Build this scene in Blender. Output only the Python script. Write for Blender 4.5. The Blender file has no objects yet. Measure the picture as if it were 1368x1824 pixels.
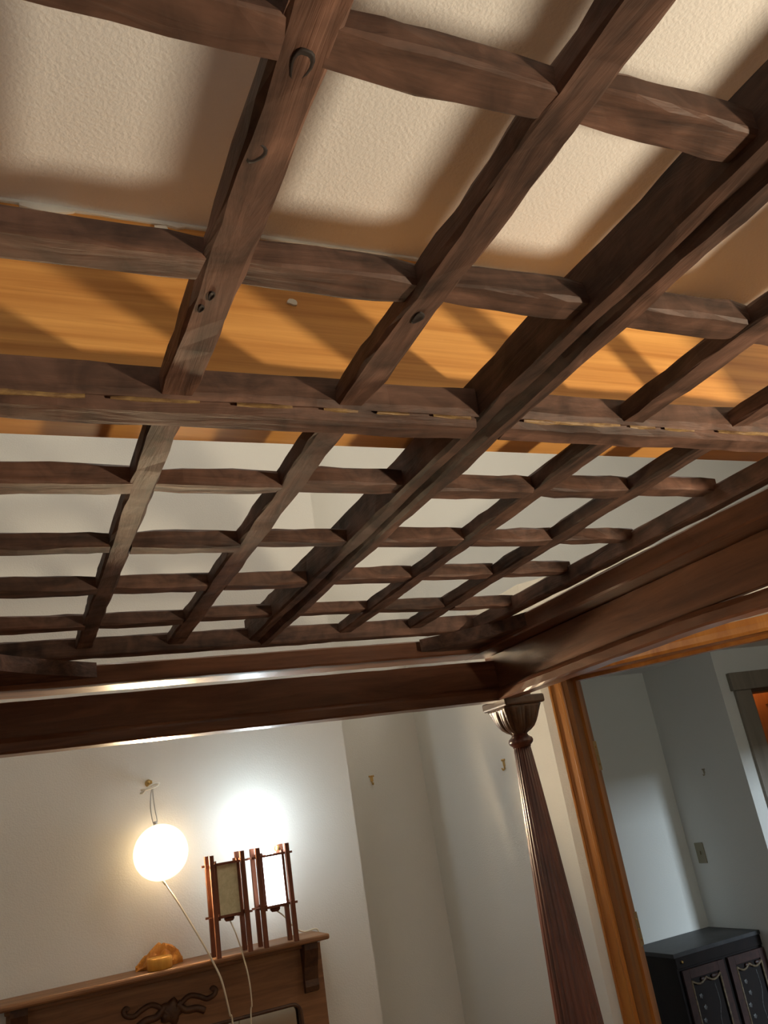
import bpy, bmesh, math, random
from mathutils import Matrix, Vector, noise
S = bpy.context.scene
COL = S.collection
EYE = 1.65                       # the camera's height; heights below written as EYE + z
# ------------------------------------------------------------------ camera
cd = bpy.data.cameras.new('camera'); cam = bpy.data.objects.new('camera', cd); COL.objects.link(cam)
R = [(0.90787229, -0.38895722, -0.15646146), (0.00121038, 0.37562665, -0.92677028), (0.41924508, 0.84119968, 0.34149182)]
cam.matrix_world = Matrix(((R[0][0], -R[1][0], -R[2][0], 0), (R[0][1], -R[1][1], -R[2][1], 0),
                           (R[0][2], -R[1][2], -R[2][2], EYE), (0, 0, 0, 1)))
cd.sensor_fit = 'VERTICAL'; cd.sensor_height = 36; cd.lens = 1484 / 1824 * 36; cd.clip_start = .02
S.camera = cam
# ------------------------------------------------------------------ world, exposure, lights
w = bpy.data.worlds.new('world'); S.world = w; w.use_nodes = True
w.node_tree.nodes['Background'].inputs[0].default_value = (.45, .6, .8, 1)
w.node_tree.nodes['Background'].inputs[1].default_value = .25
S.view_settings.view_transform = 'Standard'; S.view_settings.look = 'None'
S.view_settings.exposure = .25; S.view_settings.gamma = 1; S.view_settings.use_curve_mapping = False

def light(name, kind, loc, energy, color, size=.05, target=None, size_y=None):
    l = bpy.data.lights.new(name, kind); l.energy = energy; l.color = color
    if kind == 'AREA':
        l.size = size
        if size_y: l.shape = 'RECTANGLE'; l.size_y = size_y
    else: l.shadow_soft_size = size
    o = bpy.data.objects.new(name, l); COL.objects.link(o); o.location = loc
    if target: o.rotation_euler = (Vector(target) - Vector(loc)).to_track_quat('-Z', 'Y').to_euler()
    return o
for nm, lc, en, cl, sz, cone in (('bedside_uplight', (1.68, -.25, EYE - .40), 118, (1, .83, .60), .06, 148), ('corner_fill_light', (-1.3, -1.9, EYE - .1), 75, (.92, .95, 1), .25, 150)):  # the cool one in the corner is added fill for the ceiling shadows
    u = light(nm, 'SPOT', lc, en, cl, sz, (lc[0], lc[1] + .001, lc[2] + 1)); u.data.spot_size = math.radians(cone); u.data.spot_blend = .15
light('lantern_bulb_light', 'POINT', (.853, 3.033, EYE + .085), 1.05, (.66, .89, 1), .04)
light('lantern_inner_light', 'POINT', (.853, 3.033, EYE - .11), .4, (.9, .97, 1), .02)
light('hanging_lamp_light', 'POINT', (.5, 3.0, EYE + .015), .14, (1, .60, .30), .05)
light('tall_space_fill_light', 'POINT', (.3, 1.9, EYE + 2.2), 14, (1, .92, .80), .25)  # added soft fill standing in for bounce in the tall space, no fixture
light('tall_side_fill_light', 'POINT', (2.35, 1.75, EYE + 1.9), 22, (1, .92, .80), .25)  # added fill to brighten the upper back wall on the right
light('next_room_fill_light', 'POINT', (3.0, 1.3, EYE + .40), 10, (.95, 1, .92), .2)  # added fill in place of bounced light on the next room's walls
light('closet_lamp_light', 'POINT', (4.4, 4.1, EYE + .55), 3, (1, .72, .4), .05)
light('window_daylight', 'AREA', (5.2, -5.0, EYE + 1.1), 1100, (.72, .87, 1), 1.2, (4.4, .1, EYE - .2), 1.0)

# ------------------------------------------------------------------ materials
def mat(name, base, rough=.6, var=None, scale=(4, 4, 4), bump=0, bscale=80, coat=0, metal=0, spec=.5, emit=None, estr=0, detail=5, rand=0, trans=0, ramp=(.35, .7), blotch=0):
    m = bpy.data.materials.new(name); m.use_nodes = True; nt = m.node_tree; b = nt.nodes['Principled BSDF']
    b.inputs['Base Color'].default_value = (*base, 1); b.inputs['Roughness'].default_value = rough
    b.inputs['Metallic'].default_value = metal; b.inputs['Specular IOR Level'].default_value = spec
    b.inputs['Coat Weight'].default_value = coat; b.inputs['Coat Roughness'].default_value = .25
    N = nt.nodes.new; L = nt.links.new
    if emit:
        b.inputs['Emission Color'].default_value = (*emit, 1); b.inputs['Emission Strength'].default_value = estr
    if trans: b.inputs['Transmission Weight'].default_value = trans
    if var or bump:
        tc = N('ShaderNodeTexCoord'); mp = N('ShaderNodeMapping'); L(tc.outputs['Object'], mp.inputs[0]); mp.inputs['Scale'].default_value = scale
        if rand:
            oi = N('ShaderNodeObjectInfo'); ml = N('ShaderNodeMath'); ml.operation = 'MULTIPLY'; ml.inputs[1].default_value = 37
            L(oi.outputs['Random'], ml.inputs[0]); cx = N('ShaderNodeCombineXYZ')
            for i in range(3): L(ml.outputs[0], cx.inputs[i])
            L(cx.outputs[0], mp.inputs['Location'])
    if var:
        n = N('ShaderNodeTexNoise'); L(mp.outputs[0], n.inputs['Vector']); n.inputs['Scale'].default_value = 1; n.inputs['Detail'].default_value = detail
        n.inputs['Distortion'].default_value = .6; n.inputs['Roughness'].default_value = .62
        r = N('ShaderNodeValToRGB'); L(n.outputs['Fac'], r.inputs[0])
        r.color_ramp.elements[0].position = ramp[0]; r.color_ramp.elements[1].position = ramp[1]
        r.color_ramp.elements[0].color = (*var, 1); r.color_ramp.elements[1].color = (*base, 1)
        out = r.outputs[0]
        if blotch:
            nb = N('ShaderNodeTexNoise'); L(tc.outputs['Object'], nb.inputs['Vector']); nb.inputs['Scale'].default_value = 14; nb.inputs['Detail'].default_value = 6; nb.inputs['Distortion'].default_value = 1.2
            mr = N('ShaderNodeMapRange'); L(nb.outputs['Fac'], mr.inputs[0]); mr.inputs[1].default_value = .32; mr.inputs[2].default_value = .68
            mr.inputs[3].default_value = 1 - blotch; mr.inputs[4].default_value = 1 + blotch
            hb = N('ShaderNodeHueSaturation'); hb.inputs['Saturation'].default_value = .92; L(mr.outputs[0], hb.inputs['Value']); L(out, hb.inputs['Color']); out = hb.outputs[0]
        if rand:
            hv = N('ShaderNodeHueSaturation'); ma = N('ShaderNodeMapRange'); L(oi.outputs['Random'], ma.inputs[0])
            ma.inputs[3].default_value = 1 - rand; ma.inputs[4].default_value = 1 + rand
            L(ma.outputs[0], hv.inputs['Value']); L(out, hv.inputs['Color']); out = hv.outputs[0]
        L(out, b.inputs['Base Color'])
        if bump and bscale == 0:
            bp = N('ShaderNodeBump'); bp.inputs['Strength'].default_value = bump; bp.inputs['Distance'].default_value = .004
            L(n.outputs['Fac'], bp.inputs['Height']); L(bp.outputs[0], b.inputs['Normal'])
    if bump and bscale:
        n2 = N('ShaderNodeTexNoise'); L(tc.outputs['Object'], n2.inputs['Vector']); n2.inputs['Scale'].default_value = bscale; n2.inputs['Detail'].default_value = 3
        bp = N('ShaderNodeBump'); bp.inputs['Strength'].default_value = bump; bp.inputs['Distance'].default_value = .003
        L(n2.outputs['Fac'], bp.inputs['Height']); L(bp.outputs[0], b.inputs['Normal'])
    return m
M = dict(
    paint=mat('wall_paint', (.74, .735, .69), .75, bump=.3, bscale=190, spec=.3),
    ceil=mat('ceiling_paint', (.79, .78, .755), .85, bump=.35, bscale=210, spec=.2),
    floor=mat('floor_boards', (.30, .15, .06), .45, (.18, .08, .03), (2, 14, 4)),
    dark=mat('old_dark_wood', (.125, .061, .039), .62, (.030, .015, .010), (5, 34, 34), .7, 0, rand=.25, spec=.35, ramp=(.3, .66), blotch=.5),
    rail=mat('polished_dark_wood', (.23, .10, .052), .32, (.10, .040, .021), (3, 30, 30), .25, 0, rand=.1, coat=.25),
    post=mat('post_mahogany', (.16, .045, .027), .28, (.045, .012, .009), (20, 20, 3), .15, 0, coat=.5),
    capital=mat('capital_wood', (.11, .055, .03), .35, (.05, .025, .014), (30, 30, 30), .3, 0, coat=.3),
    fir=mat('orange_fir', (.86, .45, .13), .5, (.52, .22, .05), (.9, 16, 42), .25, 0, detail=7),
    casing=mat('varnished_fir_casing', (.48, .21, .045), .35, (.32, .115, .02), (22, 22, 1.2), .1, 0, coat=.3),
    jamb=mat('shaded_brown_jamb', (.30, .13, .035), .4, (.19, .075, .02), (22, 22, 1.2), .1, 0, coat=.2),  # worn brown wood, with the jamb's shade also put into its colour
    oak=mat('mantel_oak', (.30, .145, .06), .5, (.16, .07, .028), (3, 30, 40), .2, 0),
    oakd=mat('mantel_carving', (.10, .045, .018), .5, (.05, .02, .01), (40, 40, 40), .2, 0),
    lwood=mat('lantern_wood', (.20, .072, .036), .7, (.11, .035, .017), (40, 40, 6), .1, 0, spec=.25),
    knot=mat('dark_knot', (.022, .011, .008), .7, (.008, .004, .003), (60, 60, 60)),
    worn=mat('worn_yellow_edge', (.34, .22, .085), .6, (.12, .06, .028), (40, 90, 90)),
    brass=mat('brass', (.55, .36, .13), .35, metal=.8),
    wire=mat('steel_wire', (.6, .6, .6), .3, metal=1),
    white=mat('white_plastic', (.8, .78, .7), .4),
    cord=mat('cream_cord', (.75, .68, .52), .5),
    cloth=mat('golden_cloth', (.62, .27, .03), .7, (.4, .14, .015), (30, 30, 30), .6, 0),
    tape=mat('yellow_roll', (.66, .33, .04), .6, (.5, .22, .02), (60, 60, 8), .2, 0),
    plate=mat('switch_plate', (.30, .26, .17), .5),
    lacq=mat('black_lacquer', (.010, .008, .008), .5, (.016, .011, .010), (12, 12, 12), .1, 0, spec=.25),
    lacqtop=mat('cabinet_top', (.05, .05, .052), .5, (.03, .03, .033), (10, 10, 10)),
    redwood=mat('cabinet_door_wood', (.055, .022, .018), .5, (.024, .010, .008), (20, 20, 20), .1, 0),
    gold=mat('worn_gilt', (.22, .16, .09), .5, (.06, .04, .025), (60, 60, 60)),
    pearl=mat('inlay_pearl', (.16, .16, .16), .5, (.04, .04, .04), (90, 90, 90)),
    greycase=mat('grey_door_casing', (.26, .22, .17), .5, (.2, .165, .125), (20, 20, 2)),
    orange=mat('orange_stained_boards', (.62, .16, .02), .4, (.45, .10, .012), (24, 24, 2)),
    mirror=mat('mirror_glass', (.62, .66, .68), .08, metal=1),
    chip=mat('plaster_smear', (.8, .79, .72), .9),
    bulb=mat('lit_bulb', (1, 1, 1), .5, emit=(.85, .94, 1), estr=20),
    lit=mat('lit_diffuser', (1, .95, .85), .5, emit=(1, .74, .44), estr=430),
    rim=mat('lamp_rim', (.9, .82, .65), .5, emit=(1, .72, .4), estr=2.2),
    litpaper=mat('lit_lantern_paper', (1, 1, 1), .8, emit=(.94, .98, 1), estr=5.5),
    paper=mat('lantern_paper', (.66, .61, .40), .9, (.52, .48, .29), (60, 60, 60), .1, 0),
    pane=mat('window_glass', (1, 1, 1), .02, trans=1))

# ------------------------------------------------------------------ object helpers
WM = {}
def link(name, me, m, parent=None, mw=None):
    o = bpy.data.objects.new(name, me); COL.objects.link(o)
    if m is not None and me is not None and not me.materials: me.materials.append(M[m])
    mw = mw or Matrix()
    WM[o] = mw
    if parent is not None:
        o.parent = parent; o.matrix_basis = WM[parent].inverted() @ mw
    else: o.matrix_basis = mw
    return o
def thing(name, label, cat, loc, group=None):
    o = link(name, None, None, None, Matrix.Translation(loc)); tag(o, label, cat, group); return o
def tag(o, label=None, cat=None, group=None, kind=None):
    for k, v in (('label', label), ('category', cat), ('group', group), ('kind', kind)):
        if v: o[k] = v
    return o
def mesh(name, verts, faces, smooth=False):
    me = bpy.data.meshes.new(name); me.from_pydata(verts, [], faces); me.update()
    bm = bmesh.new(); bm.from_mesh(me); bmesh.ops.recalc_face_normals(bm, faces=bm.faces); bm.to_mesh(me); bm.free()
    if smooth:
        for p in me.polygons: p.use_smooth = True
    return me
def prism_me(name, poly, z0, z1):
    n = len(poly); v = [(x, y, z0) for x, y in poly] + [(x, y, z1) for x, y in poly]
    f = [tuple(range(n)), tuple(range(n, 2 * n))] + [(i, (i + 1) % n, (i + 1) % n + n, i + n) for i in range(n)]
    return mesh(name, v, f)
def box_me(name, x0, x1, y0, y1, z0, z1, bev=0):
    me = prism_me(name, [(x0, y0), (x1, y0), (x1, y1), (x0, y1)], z0, z1)
    if bev:
        bm = bmesh.new(); bm.from_mesh(me); bmesh.ops.bevel(bm, geom=bm.edges[:], offset=bev, segments=2, affect='EDGES', profile=.5); bm.to_mesh(me); bm.free()
    return me
def box(name, x0, x1, y0, y1, z0, z1, m, parent=None, bev=0, mw=None):
    """box given in world coordinates, its origin set at its own centre"""
    c = Vector(((x0 + x1) / 2, (y0 + y1) / 2, (z0 + z1) / 2)); d = ((x1 - x0) / 2, (y1 - y0) / 2, (z1 - z0) / 2)
    me = box_me(name, -d[0], d[0], -d[1], d[1], -d[2], d[2], bev)
    return link(name, me, m, parent, (mw or Matrix()) @ Matrix.Translation(c))
def lathe_me(name, prof, n=32, fn=None, cap=True):
    v = []; f = []
    for r, z in prof:
        for k in range(n):
            a = 2 * math.pi * k / n; rr = fn(r, z, a) if fn else r
            v.append((rr * math.cos(a), rr * math.sin(a), z))
    for i in range(len(prof) - 1):
        for k in range(n):
            f.append((i * n + k, i * n + (k + 1) % n, (i + 1) * n + (k + 1) % n, (i + 1) * n + k))
    if cap: f += [tuple(range(n)), tuple(range((len(prof) - 1) * n, len(prof) * n))]
    return mesh(name, v, f, True)
def tube_me(name, pts, r, n=6, closed=False):
    pts = [Vector(p) for p in pts]; v = []; f = []; N = len(pts)
    for i, p in enumerate(pts):
        a = pts[(i - 1) % N] if (i or closed) else p; b = pts[(i + 1) % N] if (i < N - 1 or closed) else p
        t = (b - a).normalized(); u = t.cross(Vector((.31, .22, .93))).normalized(); s = t.cross(u)
        for k in range(n):
            q = 2 * math.pi * k / n; v.append(p + r * (math.cos(q) * u + math.sin(q) * s))
    for i in range(N if closed else N - 1):
        for k in range(n):
            j = (i + 1) % N; f.append((i * n + k, i * n + (k + 1) % n, j * n + (k + 1) % n, j * n + k))
    if not closed: f += [tuple(range(n)), tuple(range((N - 1) * n, N * n))]
    return mesh(name, v, f, True)
def smooth_pts(pts, k=6):
    pts = [Vector(p) for p in pts]; out = []
    for i in range(len(pts) - 1):
        p0, p1, p2, p3 = pts[max(i - 1, 0)], pts[i], pts[i + 1], pts[min(i + 2, len(pts) - 1)]
        for j in range(k):
            t = j / k
            out.append(.5 * ((2 * p1) + (p2 - p0) * t + (2 * p0 - 5 * p1 + 4 * p2 - p3) * t * t + (3 * p1 - p0 - 3 * p2 + p3) * t ** 3))
    return out + [pts[-1]]
rng = random.Random(7)
def hewn_me(name, L, sec, rough=.0022, step=.03, sag=None, taper=0):
    """long member along local x: cross-section polygon sec [(y, z)...], every edge waves a little"""
    n = max(2, int(L / step)); k = len(sec); v = []; f = []; sd = rng.uniform(0, 500)
    for i in range(n + 1):
        x = -L / 2 + L * i / n; e = 0
        s = 1.0
        if taper:
            e = min(i, n - i) / n * L
            s = 1 - taper * max(0, 1 - e / .03)
        for j, (y, z) in enumerate(sec):
            q = noise.noise_vector(Vector((x * 9 + sd, j * 3.7, sd * .3))) + .7 * noise.noise_vector(Vector((x * 33 + sd, j * 5.1, sd * .7)))
            v.append((x, y * s + q.x * rough, z * s + q.y * rough + (sag(x) if sag else 0)))
    for i in range(n):
        for j in range(k): f.append((i * k + j, i * k + (j + 1) % k, (i + 1) * k + (j + 1) % k, (i + 1) * k + j))
    f += [tuple(range(k)), tuple(range(n * k, (n + 1) * k))]
    return mesh(name, v, f)
def rect_sec(wd, t, c=.003):
    a, b = wd / 2, t / 2
    return [(-a + c, -b), (a - c, -b), (a, -b + c), (a, b - c), (a - c, b), (-a + c, b), (-a, b - c), (-a, -b + c)]
RZ = Matrix.Rotation(math.pi / 2, 4, 'Z')
def member(name, axis, a0, a1, other, z, sec, m, parent, **kw):
    """hewn member running along world 'X' or 'Y' from a0 to a1; other = its centre on the other axis; z = centre above the eye"""
    me = hewn_me(name, a1 - a0, sec, **kw)
    c = (a0 + a1) / 2
    mw = Matrix.Translation((c, other, EYE + z)) if axis == 'X' else Matrix.Translation((other, c, EYE + z)) @ RZ
    return link(name, me, m, parent, mw)

# ================================================================== THE SETTING
def st(o): return tag(o, kind='structure')
CZ = EYE + .728                  # underside of the low ceiling, top of the partition
TOP = EYE + 2.6
XW, YB, YF = 1.742, 3.54, 3.20   # partition face, alcove wall, chimney-breast face
st(box('floor', -2.7, 6.4, -3.3, 5.4, -.1, 0, 'floor'))
st(box('ceiling', -2.7, 3.65, -3.3, .90, CZ, CZ + .2, 'ceil'))
st(box('ceiling_upper', -2.7, 6.4, -3.3, 3.7, TOP, TOP + .1, 'ceil'))
st(box('wall_left', -2.7, -2.6, -3.3, 3.7, 0, TOP, 'paint'))
st(box('wall_rear', -2.6, 3.65, -3.3, -3.2, 0, TOP, 'paint'))
st(box('wall_rear_upper', 3.65, 6.4, -3.3, -3.2, CZ, TOP, 'paint'))
st(box('wall_back', -2.6, XW + .1, YB, YB + .12, 0, TOP, 'paint'))
st(box('wall_back_upper', XW + .1, 6.4, YB, YB + .12, CZ + .001, TOP, 'paint'))
st(box('wall_right_upper', 6.3, 6.4, -3.3, 3.54, CZ, TOP, 'paint'))
st(box('wall_chimney', -.30, 1.25, YF, YB, 0, TOP, 'paint'))
d3 = Vector((.606, -.795)).normalized(); n3 = Vector((-d3.y, d3.x))      # along the angled wall / out of the bedroom
P0 = Vector((XW, 2.506)); TH = .165
def w3(t, s): p = P0 + d3 * t + n3 * s; return (p.x, p.y)
T0, T1, HD = .085, .955, EYE + .361
st(link('wall_right', prism_me('wall_right', [(XW, YB), (XW, 2.506), w3(T0, 0), w3(T0, TH), (1.96, 2.72), (1.96, YB + .1)], 0, CZ), 'paint'))
st(link('wall_angled', prism_me('wall_angled', [w3(T1, 0), w3(3.1, 0), w3(3.1, TH), w3(T1, TH)], 0, CZ), 'paint'))
st(link('wall_over_door', prism_me('wall_over_door', [w3(T0, 0), w3(T1, 0), w3(T1, TH), w3(T0, TH)], HD + .02, CZ), 'paint'))
e3 = w3(3.1, 0)
st(box('floor_loft', 3.6, 6.4, -3.3, .2, CZ, CZ + .1, 'floor'))
st(box('wall_right_near', e3[0], e3[0] + .12, -3.3, e3[1] + .05, 0, CZ, 'paint'))
# the next room
f3 = w3(3.1, TH)
st(link('ceiling_next_room', prism_me('ceiling_next_room', [(XW + .03, YB + .1), (XW + .03, 2.53), w3(.1, .03), w3(3.1, .03), (6.3, f3[1]), (6.3, 5.3), (XW + .03, 5.3)], CZ - .1, CZ - .002), 'ceil'))
YA, XA, YD = 4.37, 3.86, 3.75
st(box('wall_far', 1.9, XA, YA, YA + .1, 0, CZ - .1, 'paint'))
st(box('wall_far_return', XA, XA + .09, YD + .10, YA + .1, 0, CZ - .1, 'paint'))
DX0, DX1, DZ = 4.075, 4.85, EYE + .378
st(box('wall_far_door', XA, DX0, YD, YD + .10, 0, CZ - .1, 'paint'))
st(box('wall_far_door_over', DX0, DX1, YD, YD + .10, DZ, CZ - .1, 'paint'))
st(box('wall_far_right', DX1, 6.3, YD, YD + .10, 0, CZ - .1, 'paint'))
st(box('wall_east', 6.3, 6.4, -.2, 5.3, 0, CZ - .1, 'paint'))
# wall with the window that lights the next room
yw = f3[1]; wx0, wx1, wz0, wz1 = 4.20, 4.85, .85, EYE + .33
for nm, a in (('wall_south_left', (e3[0] + .1, wx0, 0, CZ - .1)), ('wall_south_right', (wx1, 6.3, 0, CZ - .1)), ('wall_south_sill', (wx0, wx1, 0, wz0)), ('wall_south_head', (wx0, wx1, wz1, CZ - .1))):
    st(box(nm, a[0], a[1], yw - .12, yw, a[2], a[3], 'paint'))
wn = st(link('window_1', None, None, None, Matrix.Translation((wx0, yw, wz0))))
for a in ((wx0, wx1, wz0, wz0 + .04), (wx0, wx1, wz1 - .04, wz1), (wx0, wx0 + .04, wz0, wz1), (wx1 - .04, wx1, wz0, wz1)):
    box('window_frame', a[0], a[1], yw - .10, yw - .05, a[2], a[3], 'greycase', wn)
# angled doorway: casing, jamb, head, hinge leaves
def w3m(t, s, z): p = w3(t, s); return Matrix.Translation((p[0], p[1], z)) @ Matrix.Rotation(math.atan2(d3.y, d3.x), 4, 'Z')
dr = st(link('door_1', None, None, None, w3m(T0, 0, 0)))
prof = [(0, 0), (0, -.017), (.003, -.021), (.008, -.021), (.010, -.014), (.013, -.013), (.036, -.018), (.040, -.024), (.047, -.024), (.050, -.018), (.050, 0)]
def casing(t, flip, name='casing'):
    pr = [((-x if flip else x), y) for x, y in prof]
    return link(name, prism_me(name, pr, 0, HD + .05), 'casing', dr, w3m(t, 0, 0))
casing(T0 - .050, False); casing(T1 + .050, True)
hp = [(.0, 0), (0, .021), (.05, .024), (.05, 0)]
link('head_casing', mesh('head_casing', [(x, -y, z) for x in (0, T1 - T0) for y, z in ((0, 0), (.02, 0), (.024, .01), (.018, .03), (.021, .05), (0, .05))],
     [(0, 1, 2, 3, 4, 5), (6, 7, 8, 9, 10, 11)] + [(i, (i + 1) % 6, (i + 1) % 6 + 6, i + 6) for i in range(6)]), 'casing', dr, w3m(T0, 0, HD))
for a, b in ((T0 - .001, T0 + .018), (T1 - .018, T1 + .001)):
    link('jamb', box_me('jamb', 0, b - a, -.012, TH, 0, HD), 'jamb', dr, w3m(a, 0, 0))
link('head_jamb', box_me('head_jamb', 0, T1 - T0, -.012, TH, 0, .02), 'casing', dr, w3m(T0, 0, HD))
link('door_stop', box_me('door_stop', 0, .010, 0, .035, 0, HD), 'casing', dr, w3m(T0 + .018, .065, 0))
link('door_stop', box_me('door_stop', 0, T1 - T0 - .04, 0, .035, -.012, 0), 'casing', dr, w3m(T0 + .02, .065, HD))
for z in (.09, -.47):
    h = link('hinge', box_me('hinge', 0, .003, -.022, .022, -.05, .05), 'brass', dr, w3m(T0 + .018, .150, EYE + z))
    for dz in (-.03, 0, .03):
        link('screw', lathe_me('screw', [(.004, 0), (.004, .002), (.002, .003)], 8), 'brass', h, w3m(T0 + .021, .150, EYE + z + dz) @ Matrix.Rotation(math.pi / 2, 4, 'Y'))
# far doorway in grey casing
d2 = st(link('door_2', None, None, None, Matrix.Translation((DX0, YD, 0))))
box('casing', DX0 - .125, DX0, YD - .022, YD, 0, DZ, 'greycase', d2, .004)
box('casing', DX1, DX1 + .125, YD - .022, YD, 0, DZ, 'greycase', d2, .004)
box('head_casing', DX0 - .145, DX1 + .145, YD - .030, YD, DZ, DZ + .105, 'greycase', d2, .004)
box('jamb', DX0 - .002, DX0 + .018, YD - .005, YD + .11, 0, DZ, 'oakd', d2)
box('jamb', DX1 - .018, DX1 + .002, YD - .005, YD + .11, 0, DZ, 'oakd', d2)
box('head_jamb', DX0, DX1, YD - .005, YD + .11, DZ - .02, DZ, 'oakd', d2)
st(box('wall_closet_back', XA + .09, 6.3, 4.75, 4.85, 0, CZ - .1, 'paint'))

# ceiling beam of orange fir boards
bm_ = thing('ceiling_beam', 'wide orange fir beam crossing just under the white ceiling above the canopy', 'beam', (.5, .92, EYE + .509))
BZ0, BZ1, BY0, BY1 = .509, .728, .841, 1.004
def beam_piece(nm, y0, y1, z0, z1):
    me = hewn_me(nm, 6.0, rect_sec(y1 - y0, z1 - z0, .003), rough=.0006, step=.2)
    return link(nm, me, 'fir', bm_, Matrix.Translation((.55, (y0 + y1) / 2, EYE + (z0 + z1) / 2)))
beam_piece('beam_body', BY0, BY1, BZ0, BZ1)
def chip(x, y, z, sx, sz, seed):
    r2 = random.Random(seed); pts = []
    for k in range(9):
        a = 2 * math.pi * k / 9; q = r2.uniform(.6, 1.1); pts.append((sx * q * math.cos(a), sz * q * math.sin(a)))
    me = mesh('plaster_smear', [(a, -.002, b) for a, b in pts] + [(a, .002, b) for a, b in pts], [tuple(range(9)), tuple(range(9, 18))] + [(i, (i + 1) % 9, (i + 1) % 9 + 9, i + 9) for i in range(9)])
    link('plaster_smear', me, 'chip', bm_, Matrix.Translation((x, y, EYE + z)))
chip(.052, BY0 - .002, .722, .04, .005, 1); chip(.18, BY0 - .002, .717, .008, .006, 2); chip(.197, BY0 - .002, .724, .02, .004, 3)
chip(.339, BY0 - .001, .629, .007, .005, 5)
link('caulk_line', hewn_me('caulk_line', 4.5, rect_sec(.006, .006, .001), rough=.0012, step=.02), 'chip', bm_, Matrix.Translation((.7, BY0 - .001, EYE + .7265)))

# ================================================================== THE CANOPY BED
XC, YC = .566, .80               # centre of the canopy
bed = thing('canopy_bed', 'dark wooden four-poster bed frame with an open lattice canopy and fluted posts', 'bed', (XC, YC, 0))
LZ = .45                         # underside of the slats above the eye
cols = [.171, .371, .788, .987]
rows = [-.322, -.10, .120, .345, .568, 1.0255, 1.261, 1.485, 1.728]
XL, XR = -.038, 1.170            # inner faces of the side bars
SW, ST = .037, .026
for x in cols:
    for a0, a1 in ((-.36, YC - .020), (YC + .020, 1.930)):
        so = member('slat', 'Y', a0, a1, x + rng.uniform(-.002, .002), LZ + ST / 2 + rng.uniform(-.002, .002), rect_sec(SW + rng.uniform(-.003, .003), ST), 'dark', bed, rough=.0030, taper=.06)
        for kx, ky, ra, rb in ((.163, .432, .008, .011), (.172, .356, .008, .015), (.163, .62, .003, .006), (.168, .60, .003, .007), (.371, .600, .006, .010)):
            if abs(kx - x) < .03 and a0 < ky < a1:
                kn = lathe_me('knot', [(.0, .0003), (.5, .0004), (.75, -.0005), (.92, -.0004), (1.0, .003)], 18, lambda r, z, an: r * (1 + .12 * math.sin(3 * an + kx * 90)), False)
                zb = [(WM[so] @ q.co).z for q in so.data.vertices if q.co.z < -ST * .4 and abs((WM[so] @ q.co).y - ky) < .03 and abs(q.co.y) < SW]
                link('knot', kn, 'knot', so, Matrix.Translation((kx, ky, sum(zb) / len(zb) - .0013)) @ Matrix.Diagonal((ra, rb, 1, 1)))
spans = [(XL, cols[0]), (cols[0], cols[1]), (cols[1], XC), (XC, cols[2]), (cols[2], cols[3]), (cols[3], XR)]
for y in rows:
    for i, (a, b) in enumerate(spans):
        ga = 0 if i == 0 else (.022 if abs(a - XC) < .01 else SW / 2); gb = 0 if i == 5 else (.022 if abs(b - XC) < .01 else SW / 2)
        member('cross_slat', 'X', a + ga - .004, b - gb + .004, y + rng.uniform(-.004, .004), LZ + ST / 2 + rng.uniform(-.004, .004), rect_sec(SW + rng.uniform(-.004, .002), ST + rng.uniform(-.002, .003)), 'dark', bed, rough=.0030, taper=.10)
# end bars and side bars that close the lattice
member('end_bar', 'X', -.05, 1.19, 1.932, LZ + .005, rect_sec(.036, .042), 'dark', bed, rough=.002)
member('end_bar', 'X', -.05, 1.19, 2 * YC - 1.932, LZ + .005, rect_sec(.036, .042), 'dark', bed, rough=.002)
for x in (1.182, 2 * XC - 1.182):
    member('side_bar', 'Y', 2 * YC - 1.95, 1.95, x, LZ + .002, rect_sec(.034, .036), 'dark', bed, rough=.0020, sag=lambda q: -.006 * (1 - (q / 1.15) ** 2))
# heavy centre members with a beaded step along one edge
stepsec = [(-.024, -.018), (-.020, -.022), (-.006, -.025), (-.002, -.021), (.002, -.028), (.006, -.033), (.023, -.033), (.026, -.030), (.026, .033), (-.024, .033)]
stepsec_m = [(-y, z) for y, z in stepsec]
member('centre_beam', 'Y', 2 * YC - 1.935, 1.935, XC, .467, stepsec_m, 'dark', bed, rough=.0026)
for a, b in ((-.10, XC - .024), (XC + .024, 1.23)):
    cb = member('centre_crossbeam', 'X', a, b, YC, .466, [(-.022, -.012), (-.018, -.020), (-.012, -.018), (-.008, -.030), (.020, -.032), (.024, -.028), (.024, .016), (-.022, .016)], 'dark', bed, rough=.0022)
    xs = a + .02
    while xs < b - .06:                    # remains of old yellow paint along the step
        ln = min(rng.uniform(.04, .16), b - .01 - xs)
        member('worn_edge', 'X', xs, xs + ln, YC - .0155, .4455, rect_sec(.004, .006, .001), 'worn', cb, rough=.0016, step=.008, taper=.5)
        xs += ln + rng.uniform(.005, .05) * (1 if xs > .15 else 2)
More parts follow.
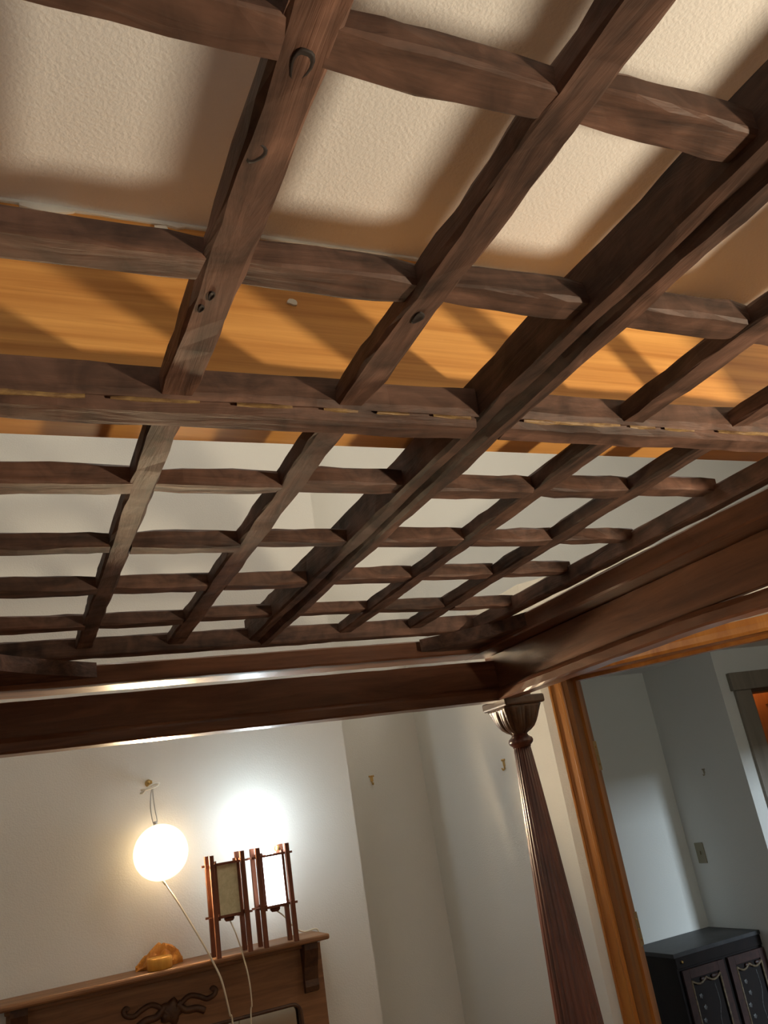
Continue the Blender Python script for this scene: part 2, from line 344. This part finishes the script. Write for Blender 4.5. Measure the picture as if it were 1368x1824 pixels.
# upper rails, frieze boards, mouldings
railsec = rect_sec(.10, .046, .004)
for x in (1.270, 2 * XC - 1.270): member('upper_rail', 'Y', 2 * YC - 2.10, 2.10, x, .412, railsec, 'rail', bed, rough=.0016)
for y in (2.050, 2 * YC - 2.050): member('upper_rail', 'X', 2 * XC - 1.22, 1.22, y, .411, railsec, 'rail', bed, rough=.0012)
fsec = rect_sec(.020, .082, .002)
for y in (2.062, 2 * YC - 2.062): member('frieze_board', 'X', 2 * XC - 1.31, 1.31, y, .332, fsec, 'rail', bed, rough=.0008)
for x in (1.300, 2 * XC - 1.300): member('frieze_board', 'Y', 2 * YC - 2.06, 2.06, x, .340, rect_sec(.020, .096, .002), 'rail', bed, rough=.0008)
def msec(s): return [(s * a, b) for a, b in ((-.026, -.012), (-.022, -.017), (.022, -.018), (.026, -.014), (.026, .018), (-.016, .018), (-.022, .012), (-.026, .006))]
member('moulding', 'X', 2 * XC - 1.31, 1.31, 2.052, .274, msec(1), 'rail', bed, rough=.0008)
member('moulding', 'X', 2 * XC - 1.31, 1.31, 2 * YC - 2.052, .274, msec(-1), 'rail', bed, rough=.0008)
def droop(x):                    # the side moulding has come away from its frieze in the middle
    t = max(0, min(1, (.55 - abs(x)) / .45)); return -.014 * t * t * (3 - 2 * t)
member('moulding', 'Y', 2 * YC - 2.06, 2.06, 1.292, .274, msec(-1), 'rail', bed, rough=.0014, sag=droop)
member('moulding', 'Y', 2 * YC - 2.06, 2.06, 2 * XC - 1.292, .274, msec(1), 'rail', bed, rough=.0014)
# corner boards under the lattice
def corner_board(sx, sy):
    pts = [(1.245, 2.03)]
    for k in range(9):
        t = k / 8; px = 1.225 + ((1.03 if sx > 0 else .93) - 1.225) * t; py = 1.74 + (1.985 - 1.74) * t
        q = math.sin(t * math.pi) * .022; pts.append((px + q * .75, py + q * .55))
    pts = [(XC + sx * (x - XC), YC + sy * (y - YC)) for x, y in pts]
    me = prism_me('corner_board', [(x - pts[0][0], y - pts[0][1]) for x, y in pts], -.018, .016)
    link('corner_board', me, 'dark', bed, Matrix.Translation((pts[0][0], pts[0][1], EYE + .418)))
for sx in (1, -1):
    for sy in (1, -1): corner_board(sx, sy)
# posts: reeded shaft with collar, leaf capital, block
NR = 22
def reed(r, z, a): return r * (1 - .055 * (1 - abs(math.sin(a * NR / 2))) ** 1.5)
sh = []
for i in range(41):
    t = i / 40; z = .132 - .86 * t
    sh.append((.0235 + .044 * (t ** .85), z))
shaft_me = lathe_me('shaft', sh, NR * 8, reed)
base_me = lathe_me('base', [(.068, -.728), (.075, -.735), (.078, -.75), (.072, -.765), (.050, -.785), (.046, -.80), (.060, -.83), (.068, -.86), (.068, -.90), (.055, -.925), (.050, -.94)], 40)
foot_me = box_me('foot_block', -.052, .052, -.052, .052, -EYE, -.94, .006)
collar_me = lathe_me('collar', [(.022, .164), (.0235, .158), (.027, .155), (.0330, .150), (.0355, .1435), (.0335, .137), (.028, .132), (.0255, .130), (.0255, .126)], 40)
def leafcap(r, z, a):
    t = max(0, min(1, (z - .163) / .072)); c = abs(math.cos(2 * a)); sq = 1 / max(abs(math.cos(a)), abs(math.sin(a)))
    rr = r * ((1 - t) + t * min(sq, 1.25) * .94)
    lobe = abs(math.sin(4 * a)); rib = abs(math.sin(12 * a))
    return rr * (1 - .15 * (1 - lobe) ** 2 * math.sin(math.pi * min(1, t * .9 + .1)) - .05 * (1 - rib) ** 2 * math.sin(math.pi * t))
capprof = [(.021, .160), (.0245, .1645), (.035, .170), (.046, .179), (.053, .190), (.058, .203), (.0615, .217), (.064, .230), (.066, .2365), (.060, .2395), (.050, .240)]
cap_me = lathe_me('capital', capprof, 192, leafcap)
abac_me = box_me('abacus', -.066, .066, -.066, .066, .238, .262, .005)
blk_me = box_me('post_block', -.040, .040, -.040, .040, .260, .392, .003)
for sx in (1, -1):
    for sy in (1, -1):
        mw = Matrix.Translation((XC + sx * (1.338 - XC), YC + sy * (2.072 - YC), EYE))
        p = link('post', shaft_me, 'post', bed, mw)
        for nm, me, m in (('collar', collar_me, 'post'), ('capital', cap_me, 'capital'), ('abacus', abac_me, 'capital'), ('post_block', blk_me, 'rail'), ('base', base_me, 'post'), ('foot_block', foot_me, 'post')):
            link(nm, me, m, p, mw)
# low bed rails joining the posts
for sx in (1, -1): member('bed_rail', 'Y', 2 * YC - 2.03, 2.03, XC + sx * (1.338 - XC), -1.28, rect_sec(.035, .18), 'rail', bed, rough=.0008, step=.1)
for sy in (1, -1): member('bed_rail', 'X', 2 * XC - 1.30, 1.30, YC + sy * (2.072 - YC), -1.28, rect_sec(.035, .18), 'rail', bed, rough=.0008, step=.1)

# ================================================================== MANTEL
man = thing('mantelpiece', 'brown oak mantelpiece with carved scroll and mirror against the chimney wall', 'mantel', (.5, YF, 0))
MZ = EYE - .333; ML, MR = -.035, 1.03
box('shelf', ML, MR, 3.018, YF, MZ - .018, MZ, 'oak', man, .006)
box('shelf_bed_moulding', ML + .05, MR - .04, 3.075, YF, MZ - .036, MZ - .018, 'oak', man, .004)
FY = 3.10
# front panel with a wide mirror opening, round upper corners
ox0, ox1, oz1, oz0 = .08, .925, MZ - .198, MZ - .62
def arc(cx, cz, r, a0, a1, n=6): return [(cx + r * math.cos(math.radians(a0 + (a1 - a0) * i / n)), cz + r * math.sin(math.radians(a0 + (a1 - a0) * i / n))) for i in range(n + 1)]
inner = [(ox0, oz0)] + arc(ox0 + .03, oz1 - .03, .03, 180, 90) + arc(ox1 - .03, oz1 - .03, .03, 90, 0) + [(ox1, oz0)]
outer = [(ML + .055, 0), (ML + .055, MZ - .03), (MR - .012, MZ - .03), (MR - .012, 0)]
loop = [(ML + .055, oz0)] + [(ML + .055, MZ - .03), (MR - .012, MZ - .03), (MR - .012, oz0)] + inner[::-1]
link('front_panel', mesh('front_panel', [(x, 0, z) for x, z in loop] + [(x, .02, z) for x, z in loop],
     [tuple(range(len(loop))), tuple(range(len(loop), 2 * len(loop)))] + [(i, (i + 1) % len(loop), (i + 1) % len(loop) + len(loop), i + len(loop)) for i in range(len(loop))]),
     'oak', man, Matrix.Translation((0, FY, 0)))
box('side_panel', MR - .032, MR - .012, FY + .02, YF, 0, MZ - .03, 'oak', man)
box('side_panel', ML + .055, ML + .075, FY + .02, YF, 0, MZ - .03, 'oak', man)
box('lower_panel', ML + .055, MR - .012, FY, FY + .02, 0, oz0, 'oak', man)
box('mirror', ox0 - .02, ox1 + .02, FY + .022, FY + .028, oz0 - .02, oz1 + .02, 'mirror', man)
link('mirror_bead', tube_me('mirror_bead', [(x, FY - .001, z) for x, z in inner], .006, 8), 'oakd', man)
def bracket(x):
    pr = [(0, 0), (-.055, 0), (-.055, -.02), (-.046, -.045), (-.030, -.075), (-.020, -.115), (-.022, -.135), (-.016, -.150), (0, -.155)]
    v = [(sx, y, z) for sx in (-.024, .024) for y, z in pr]; n = len(pr)
    link('bracket', mesh('bracket', v, [tuple(range(n)), tuple(range(n, 2 * n))] + [(i, (i + 1) % n, (i + 1) % n + n, i + n) for i in range(n)]), 'oakd', man, Matrix.Translation((x, FY, MZ - .02)))
bracket(.968); bracket(ML + .09)
def scroll(s):
    pts = [(0, -.145), (.03, -.115), (.06, -.098), (.09, -.106), (.115, -.118), (.138, -.112), (.145, -.100), (.138, -.092), (.130, -.098)]
    return [(.50 + s * x, FY - .004, MZ + z) for x, z in pts]
cv = link('carving', lathe_me('carving', [(.035, -.004), (.035, .004), (.022, .010), (.006, .013)], 20, lambda r, z, a: r * (1 + .18 * math.cos(5 * a))), 'oakd', man, Matrix.Translation((.50, FY, MZ - .13)) @ Matrix.Rotation(math.pi / 2, 4, 'X'))
for s in (1, -1):
    link('scroll', tube_me('scroll', smooth_pts(scroll(s), 6), .008, 8), 'oakd', cv)
    link('leaf', tube_me('leaf', smooth_pts([(.50 + s * a, FY - .003, MZ + b) for a, b in ((.02, -.11), (.045, -.135), (.08, -.138), (.105, -.150))], 6), .011, 8), 'oakd', cv)

# ================================================================== LANTERNS
def lantern(x0, label, lit):
    t = thing('wooden_lantern', label, 'lantern', (x0 + .058, 3.033, MZ), 'wooden lanterns on the mantel')
    a, b, y0, y1 = x0, x0 + .116, 2.990, 3.076; h = .309; p = .0145
    cs = [(a + .006, y0 + .006), (b - .006, y0 + .006), (a + .006, y1 - .006), (b - .006, y1 - .006)]
    for x, y in cs: box('leg', x - p / 2, x + p / 2, y - p / 2, y + p / 2, MZ, MZ + h, 'lwood', t, .001)
    for dz in (.118, .278):
        for y in (y0 + .0145, y1 - .0145): box('crossbar', a - .014, b + .014, y - .003, y + .003, MZ + dz - .003, MZ + dz + .004, 'lwood', t)
        for x in (a + .0145, b - .0145): box('crossbar', x - .003, x + .003, y0 - .014, y1 + .014, MZ + dz + .004, MZ + dz + .010, 'lwood', t)
    ia, ib, iy0, iy1 = a + .020, b - .020, y0 + .019, y1 - .019
    for x, y in ((ia, iy0), (ib, iy0), (ia, iy1), (ib, iy1)): box('stile', x - .004, x + .004, y - .004, y + .004, MZ + .108, MZ + .290, 'lwood', t)
    pm = 'litpaper' if lit else 'paper'
    for (u0, u1, v0, v1) in ((ia + .004, ib - .004, iy0 - .001, iy0 + .001), (ia + .004, ib - .004, iy1 - .001, iy1 + .001), (ia - .001, ia + .001, iy0 + .004, iy1 - .004), (ib - .001, ib + .001, iy0 + .004, iy1 - .004)):
        box('paper_panel', u0, u1, v0, v1, MZ + .121, MZ + .277, pm, t)
    cx, cy = (a + b) / 2, (y0 + y1) / 2
    box('base_board', ia, ib, iy0, iy1, MZ + .113, MZ + .119, 'lwood', t)
    link('socket', lathe_me('socket', [(.012, -.012), (.017, -.006), (.017, .0)], 16), 'lwood', t, Matrix.Translation((cx, cy, MZ + .112)))
    if lit:
        bl = lathe_me('bulb', [(.012, -.115), (.014, -.05), (.022, -.033), (.031, -.014), (.034, .004), (.030, .020), (.019, .031), (.006, .0345), (.001, .035)], 24)
        link('bulb', bl, 'bulb', t, Matrix.Translation((cx, cy, MZ + .385)))
        link('bulb_stem', lathe_me('bulb_stem', [(.010, .119), (.010, .300)], 12), 'white', t, Matrix.Translation((cx, cy, MZ)))
        link('knob', lathe_me('knob', [(.004, 0), (.009, .004), (.011, .012), (.007, .020), (.003, .022)], 14), 'brass', t, Matrix.Translation((b - .018, y1 - .006, MZ + .285)))
        cp = [(cx, cy, MZ + .105), (.90, 3.10, MZ + .075), (.945, 3.14, MZ + .030), (.985, 3.16, MZ + .006), (1.034, 3.165, MZ + .006), (1.041, 3.165, MZ - .03), (1.030, 3.165, MZ - .10), (1.034, 3.17, MZ - .26), (1.030, 3.17, MZ - .8), (1.04, 3.17, -.0 + .1)]
    else:
        cp = [(cx, cy, MZ + .105), (cx + .004, 2.985, MZ + .07), (.712, 2.995, MZ + .03), (.722, 3.008, MZ - .001), (.735, 3.009, MZ - .07), (.741, 3.02, MZ - .15), (.738, 3.04, MZ - .24), (.74, 3.05, MZ - .8), (.75, 3.05, .1)]
    link('power_cord', tube_me('power_cord', smooth_pts(cp, 8), .0024, 6), 'cord', t)
lantern(.637, 'unlit wooden lantern with tan paper panels, nearer the hanging lamp on the mantel', False)
lantern(.795, 'lit wooden lantern with glowing white paper at the mantel end', True)

# hanging round lamp
hl = thing('hanging_lamp', 'glowing round lamp hung by a wire from the wall hook', 'lamp', (.50, 3.1, EYE - .07))
tilt = Matrix.Translation((.50, 3.110, EYE + .014)) @ Matrix.Rotation(math.radians(8), 4, 'Y') @ Matrix.Rotation(math.radians(82), 4, 'X')
link('diffuser', lathe_me('diffuser', [(.083, .0), (.081, .006), (.070, .011), (.050, .015), (.025, .017), (.001, .018)], 40), 'lit', hl, tilt)
link('rim', lathe_me('rim', [(.083, -.030), (.088, -.028), (.090, -.004), (.090, .010), (.087, .014), (.083, .012)], 48), 'rim', hl, tilt)
link('inner_ring', tube_me('inner_ring', [(.058 * math.cos(a), .058 * math.sin(a), .016) for a in [math.radians(k * 6 + 10) for k in range(26)]], .0022, 6), 'white', hl, tilt)
link('hanging_wire', tube_me('hanging_wire', smooth_pts([(.486, 3.135, EYE + .228), (.479, 3.14, EYE + .17), (.482, 3.125, EYE + .115), (.489, 3.12, EYE + .105), (.496, 3.125, EYE + .12), (.492, 3.14, EYE + .17), (.488, 3.135, EYE + .228)], 5), .0018, 6), 'wire', hl)
link('wire_coil', tube_me('wire_coil', [(.482 + .030 * math.cos(a) + .003 * math.sin(2.3 * a), 3.150 + .018 * math.sin(a), EYE + .231 + .006 * math.sin(a * 1.5) + .010 * math.cos(a)) for a in [math.radians(k * 15) for k in range(60)]], .0034, 6), 'white', hl)
link('clip', lathe_me('clip', [(.004, -.008), (.0075, -.004), (.0075, .004), (.004, .008)], 12), 'wire', hl, Matrix.Translation((.489, 3.12, EYE + .108)))
link('plug_sleeve', tube_me('plug_sleeve', [(.492, 3.09, EYE - .068), (.503, 3.075, EYE - .088)], .004, 8), 'cord', hl)
link('power_cord', tube_me('power_cord', smooth_pts([(.503, 3.075, EYE - .088), (.533, 3.05, EYE - .145), (.580, 3.02, EYE - .243), (.607, 3.008, EYE - .30), (.627, 3.006, EYE - .345), (.645, 3.006, EYE - .39), (.657, 3.012, EYE - .44), (.670, 3.03, EYE - .50), (.682, 3.05, EYE - .56), (.69, 3.05, EYE - 1.0), (.70, 3.05, .1)], 8), .0032, 6), 'cord', hl)
hk = thing('wall_hook', 'brass coat hook on the chimney wall holding the hanging lamp', 'hook', (.486, YF, EYE + .245))
hm = Matrix.Translation((.486, YF, EYE + .250)) @ Matrix.Rotation(math.pi / 2, 4, 'X')
link('rosette', lathe_me('rosette', [(.013, 0), (.013, .004), (.008, .010), (.006, .016)], 16), 'brass', hk, hm)
link('prong', tube_me('prong', smooth_pts([(.486, YF - .01, EYE + .250), (.486, YF - .035, EYE + .240), (.486, YF - .055, EYE + .238), (.486, YF - .066, EYE + .252)], 5), .0035, 8), 'brass', hk)

# golden roll and crumpled cloth on the shelf
box_r = lathe_me('yellow_roll', [(.016, .001), (.037, 0), (.039, .003), (.039, .033), (.036, .036), (.020, .034), (.016, .030)], 32)
tag(link('yellow_roll', box_r, 'tape', None, Matrix.Translation((.468, 3.065, MZ))), 'short golden yellow roll sitting on the mantel shelf', 'roll')
r4 = random.Random(3); v = []; f = []; NU, NV = 26, 14
for i in range(NU):
    for j in range(NV):
        u = i / (NU - 1); q = j / (NV - 1)
        a = math.pi * q; rx = .034 * math.sin(math.pi * min(1, .12 + .82 * u)) + .006
        x = (u - .5) * .150; fold = noise.noise(Vector((u * 7, q * 5, 2.2))) * .019 + abs(noise.noise(Vector((u * 11, q * 6, 8)))) * .009
        hgt = (.056 * math.sin(math.pi * min(1, (u * .95 + .03) ** 1.35)) ** .9 + .006)
        v.append((x, -math.cos(a) * (rx + fold * .6), max(.0008, math.sin(a) * (hgt + fold * 1.2))))
for i in range(NU - 1):
    for j in range(NV - 1): f.append((i * NV + j, (i + 1) * NV + j, (i + 1) * NV + j + 1, i * NV + j + 1))
f += [(i * NV, (i + 1) * NV, (i + 1) * NV + NV - 1, i * NV + NV - 1) for i in range(NU - 1)]
f += [tuple(range(NV)), tuple(range((NU - 1) * NV, NU * NV))]
tag(link('crumpled_cloth', mesh('crumpled_cloth', v, f, False), 'cloth', None, Matrix.Translation((.478, 3.140, MZ)) @ Matrix.Rotation(math.radians(-8), 4, 'Z')), 'crumpled golden orange cloth behind the yellow roll on the mantel', 'cloth')

# ================================================================== PICTURE HOOKS
def picture_hook(mw, label, m='brass'):
    t = link('picture_hook', None, None, None, mw); tag(t, label, 'hook', 'small brass picture hooks on the walls')
    link('plate', box_me('plate', -.007, .007, -.002, 0, -.010, .012, .0006), m, t, mw)
    link('hook_tip', tube_me('hook_tip', smooth_pts([(0, -.002, -.008), (0, -.003, -.018), (0, -.010, -.023), (0, -.014, -.015)], 4), .003, 6), m, t, mw)
    for dx in (-.009, 0, .009):
        link('nail_head', lathe_me('nail_head', [(.004, 0), (.004, .002), (.002, .004)], 10), m, t, mw @ Matrix.Translation((dx, -.001, .013)) @ Matrix.Rotation(math.pi / 2, 4, 'X'))
picture_hook(Matrix.Translation((1.486, YB, EYE + .170)), 'small brass picture hook on the shaded alcove wall beside the chimney')
picture_hook(Matrix.Translation((XW, 2.843, EYE + .124)) @ Matrix.Rotation(-math.pi / 2, 4, 'Z'), 'small brass picture hook on the bright wall next to the fluted post')
picture_hook(Matrix.Translation((XA, 4.063, EYE - .036)) @ Matrix.Rotation(-math.pi / 2, 4, 'Z'), 'small dark picture hook on the grey wall of the next room', 'plate')
sp = thing('switch_plate', 'tan light switch plate on the grey wall above the black cabinet', 'switch', (XA, 4.27, EYE - .55))
box('plate', XA - .006, XA, 4.236, 4.306, EYE - .548, EYE - .432, 'plate', sp, .002)
box('toggle', XA - .014, XA - .006, 4.266, 4.276, EYE - .50, EYE - .48, 'plate', sp, .001)

# ================================================================== BLACK CABINET in the next room
cab = thing('cabinet', 'black lacquered cabinet with framed carved doors in the next room', 'cabinet', (3.53, 4.18, 0))
c0, c1, cy0, cy1, cz = 3.235, 3.855, 3.985, 4.368, EYE - .90
box('top', c0 - .012, c1, cy0 - .012, cy1, cz - .022, cz, 'lacqtop', cab, .003)
box('body', c0, c1, cy0 + .004, cy1, .04, cz - .022, 'lacq', cab, .002)
box('apron', c0, c1, cy0 - .004, cy0 + .004, cz - .075, cz - .022, 'lacq', cab, .002)
for x in (c0 + .03, c1 - .03):
    for y in (cy0 + .04, cy1 - .04): box('leg', x - .02, x + .02, y - .02, y + .02, 0, .05, 'lacq', cab)
link('knob', lathe_me('knob', [(.003, 0), (.006, .004), (.008, .010), (.004, .014)], 12), 'brass', cab, Matrix.Translation((c0 + .035, cy0 - .004, cz - .045)) @ Matrix.Rotation(math.pi / 2, 4, 'X'))
mid = (c0 + c1) / 2 + .015
for a, b in ((c0 + .018, mid - .016), (mid + .016, c1 - .006)):
    zt, zb = cz - .085, .10; fr = .045
    dp = box('door', a, b, cy0 - .004, cy0 + .004, zb, zt, 'lacq', cab)
    for q in ((a, a + fr, zb, zt), (b - fr, b, zb, zt), (a + fr, b - fr, zt - fr, zt), (a + fr, b - fr, zb, zb + fr)):
        box('door_frame', q[0], q[1], cy0 - .016, cy0 - .004, q[2], q[3], 'redwood', dp, .002)
    g = .006; ia, ib, it = a + fr, b - fr, zt - fr
    wv = [(ia, zb + fr)] + [(ia, it - .012)] + [(ia + (ib - ia) * k / 12, it - .010 - .022 * abs(math.sin(k / 12 * math.pi * 2)) * (1 if 0 < k < 12 else 0)) for k in range(13)] + [(ib, it - .012), (ib, zb + fr)]
    link('gilt_edge', tube_me('gilt_edge', [(x, cy0 - .015, z) for x, z in wv], .0055, 6), 'gold', dp)
    for k in range(2):
        link('petal', lathe_me('petal', [(.001, -.006), (.022, -.004), (.026, 0), (.022, .004), (.001, .006)], 14, lambda r, z, an: r * (1 if abs(math.cos(an)) > .5 else .7)), 'redwood', dp, Matrix.Translation((ia + .09 + k * .075, cy0 - .012, it - .016)) @ Matrix.Rotation(math.pi / 2, 4, 'X') @ Matrix.Scale(.55, 4, (0, 1, 0)))
    for k in range(5):
        link('inlay_flower', lathe_me('inlay_flower', [(.014, 0), (.012, .002), (.003, .003)], 20, lambda r, z, an: r * (.65 + .35 * abs(math.cos(2.5 * an)))), 'pearl', dp, Matrix.Translation((ia + .045 + .012 * math.sin(k * 2.1), cy0 - .005, it - .09 - k * .055)) @ Matrix.Rotation(math.pi / 2, 4, 'X'))
    link('inlay_stem', tube_me('inlay_stem', smooth_pts([(ib - .045, cy0 - .005, it - .05), (ib - .040, cy0 - .005, it - .14), (ib - .062, cy0 - .005, it - .22), (ib - .05, cy0 - .005, it - .32)], 6), .002, 6), 'pearl', dp)

# orange panelled closet door seen through the far doorway
cl = thing('panelled_door', 'bright orange stained panelled wooden door inside the far grey doorway', 'door', (4.4, 4.02, 0))
yy = 4.00
box('rail', 4.02, 4.80, yy, yy + .035, DZ - .08, DZ + .02, 'orange', cl, .003)
box('rail', 4.02, 4.80, yy, yy + .035, EYE - .02, EYE + .06, 'orange', cl, .003)
box('rail', 4.02, 4.80, yy, yy + .035, 0, .2, 'orange', cl, .003)
for x in (4.02, 4.36, 4.70): box('stile', x + .0, x + .10, yy - .001, yy + .036, 0, DZ + .02, 'orange', cl, .003)
box('panel', 4.06, 4.76, yy + .012, yy + .022, .1, DZ, 'orange', cl)
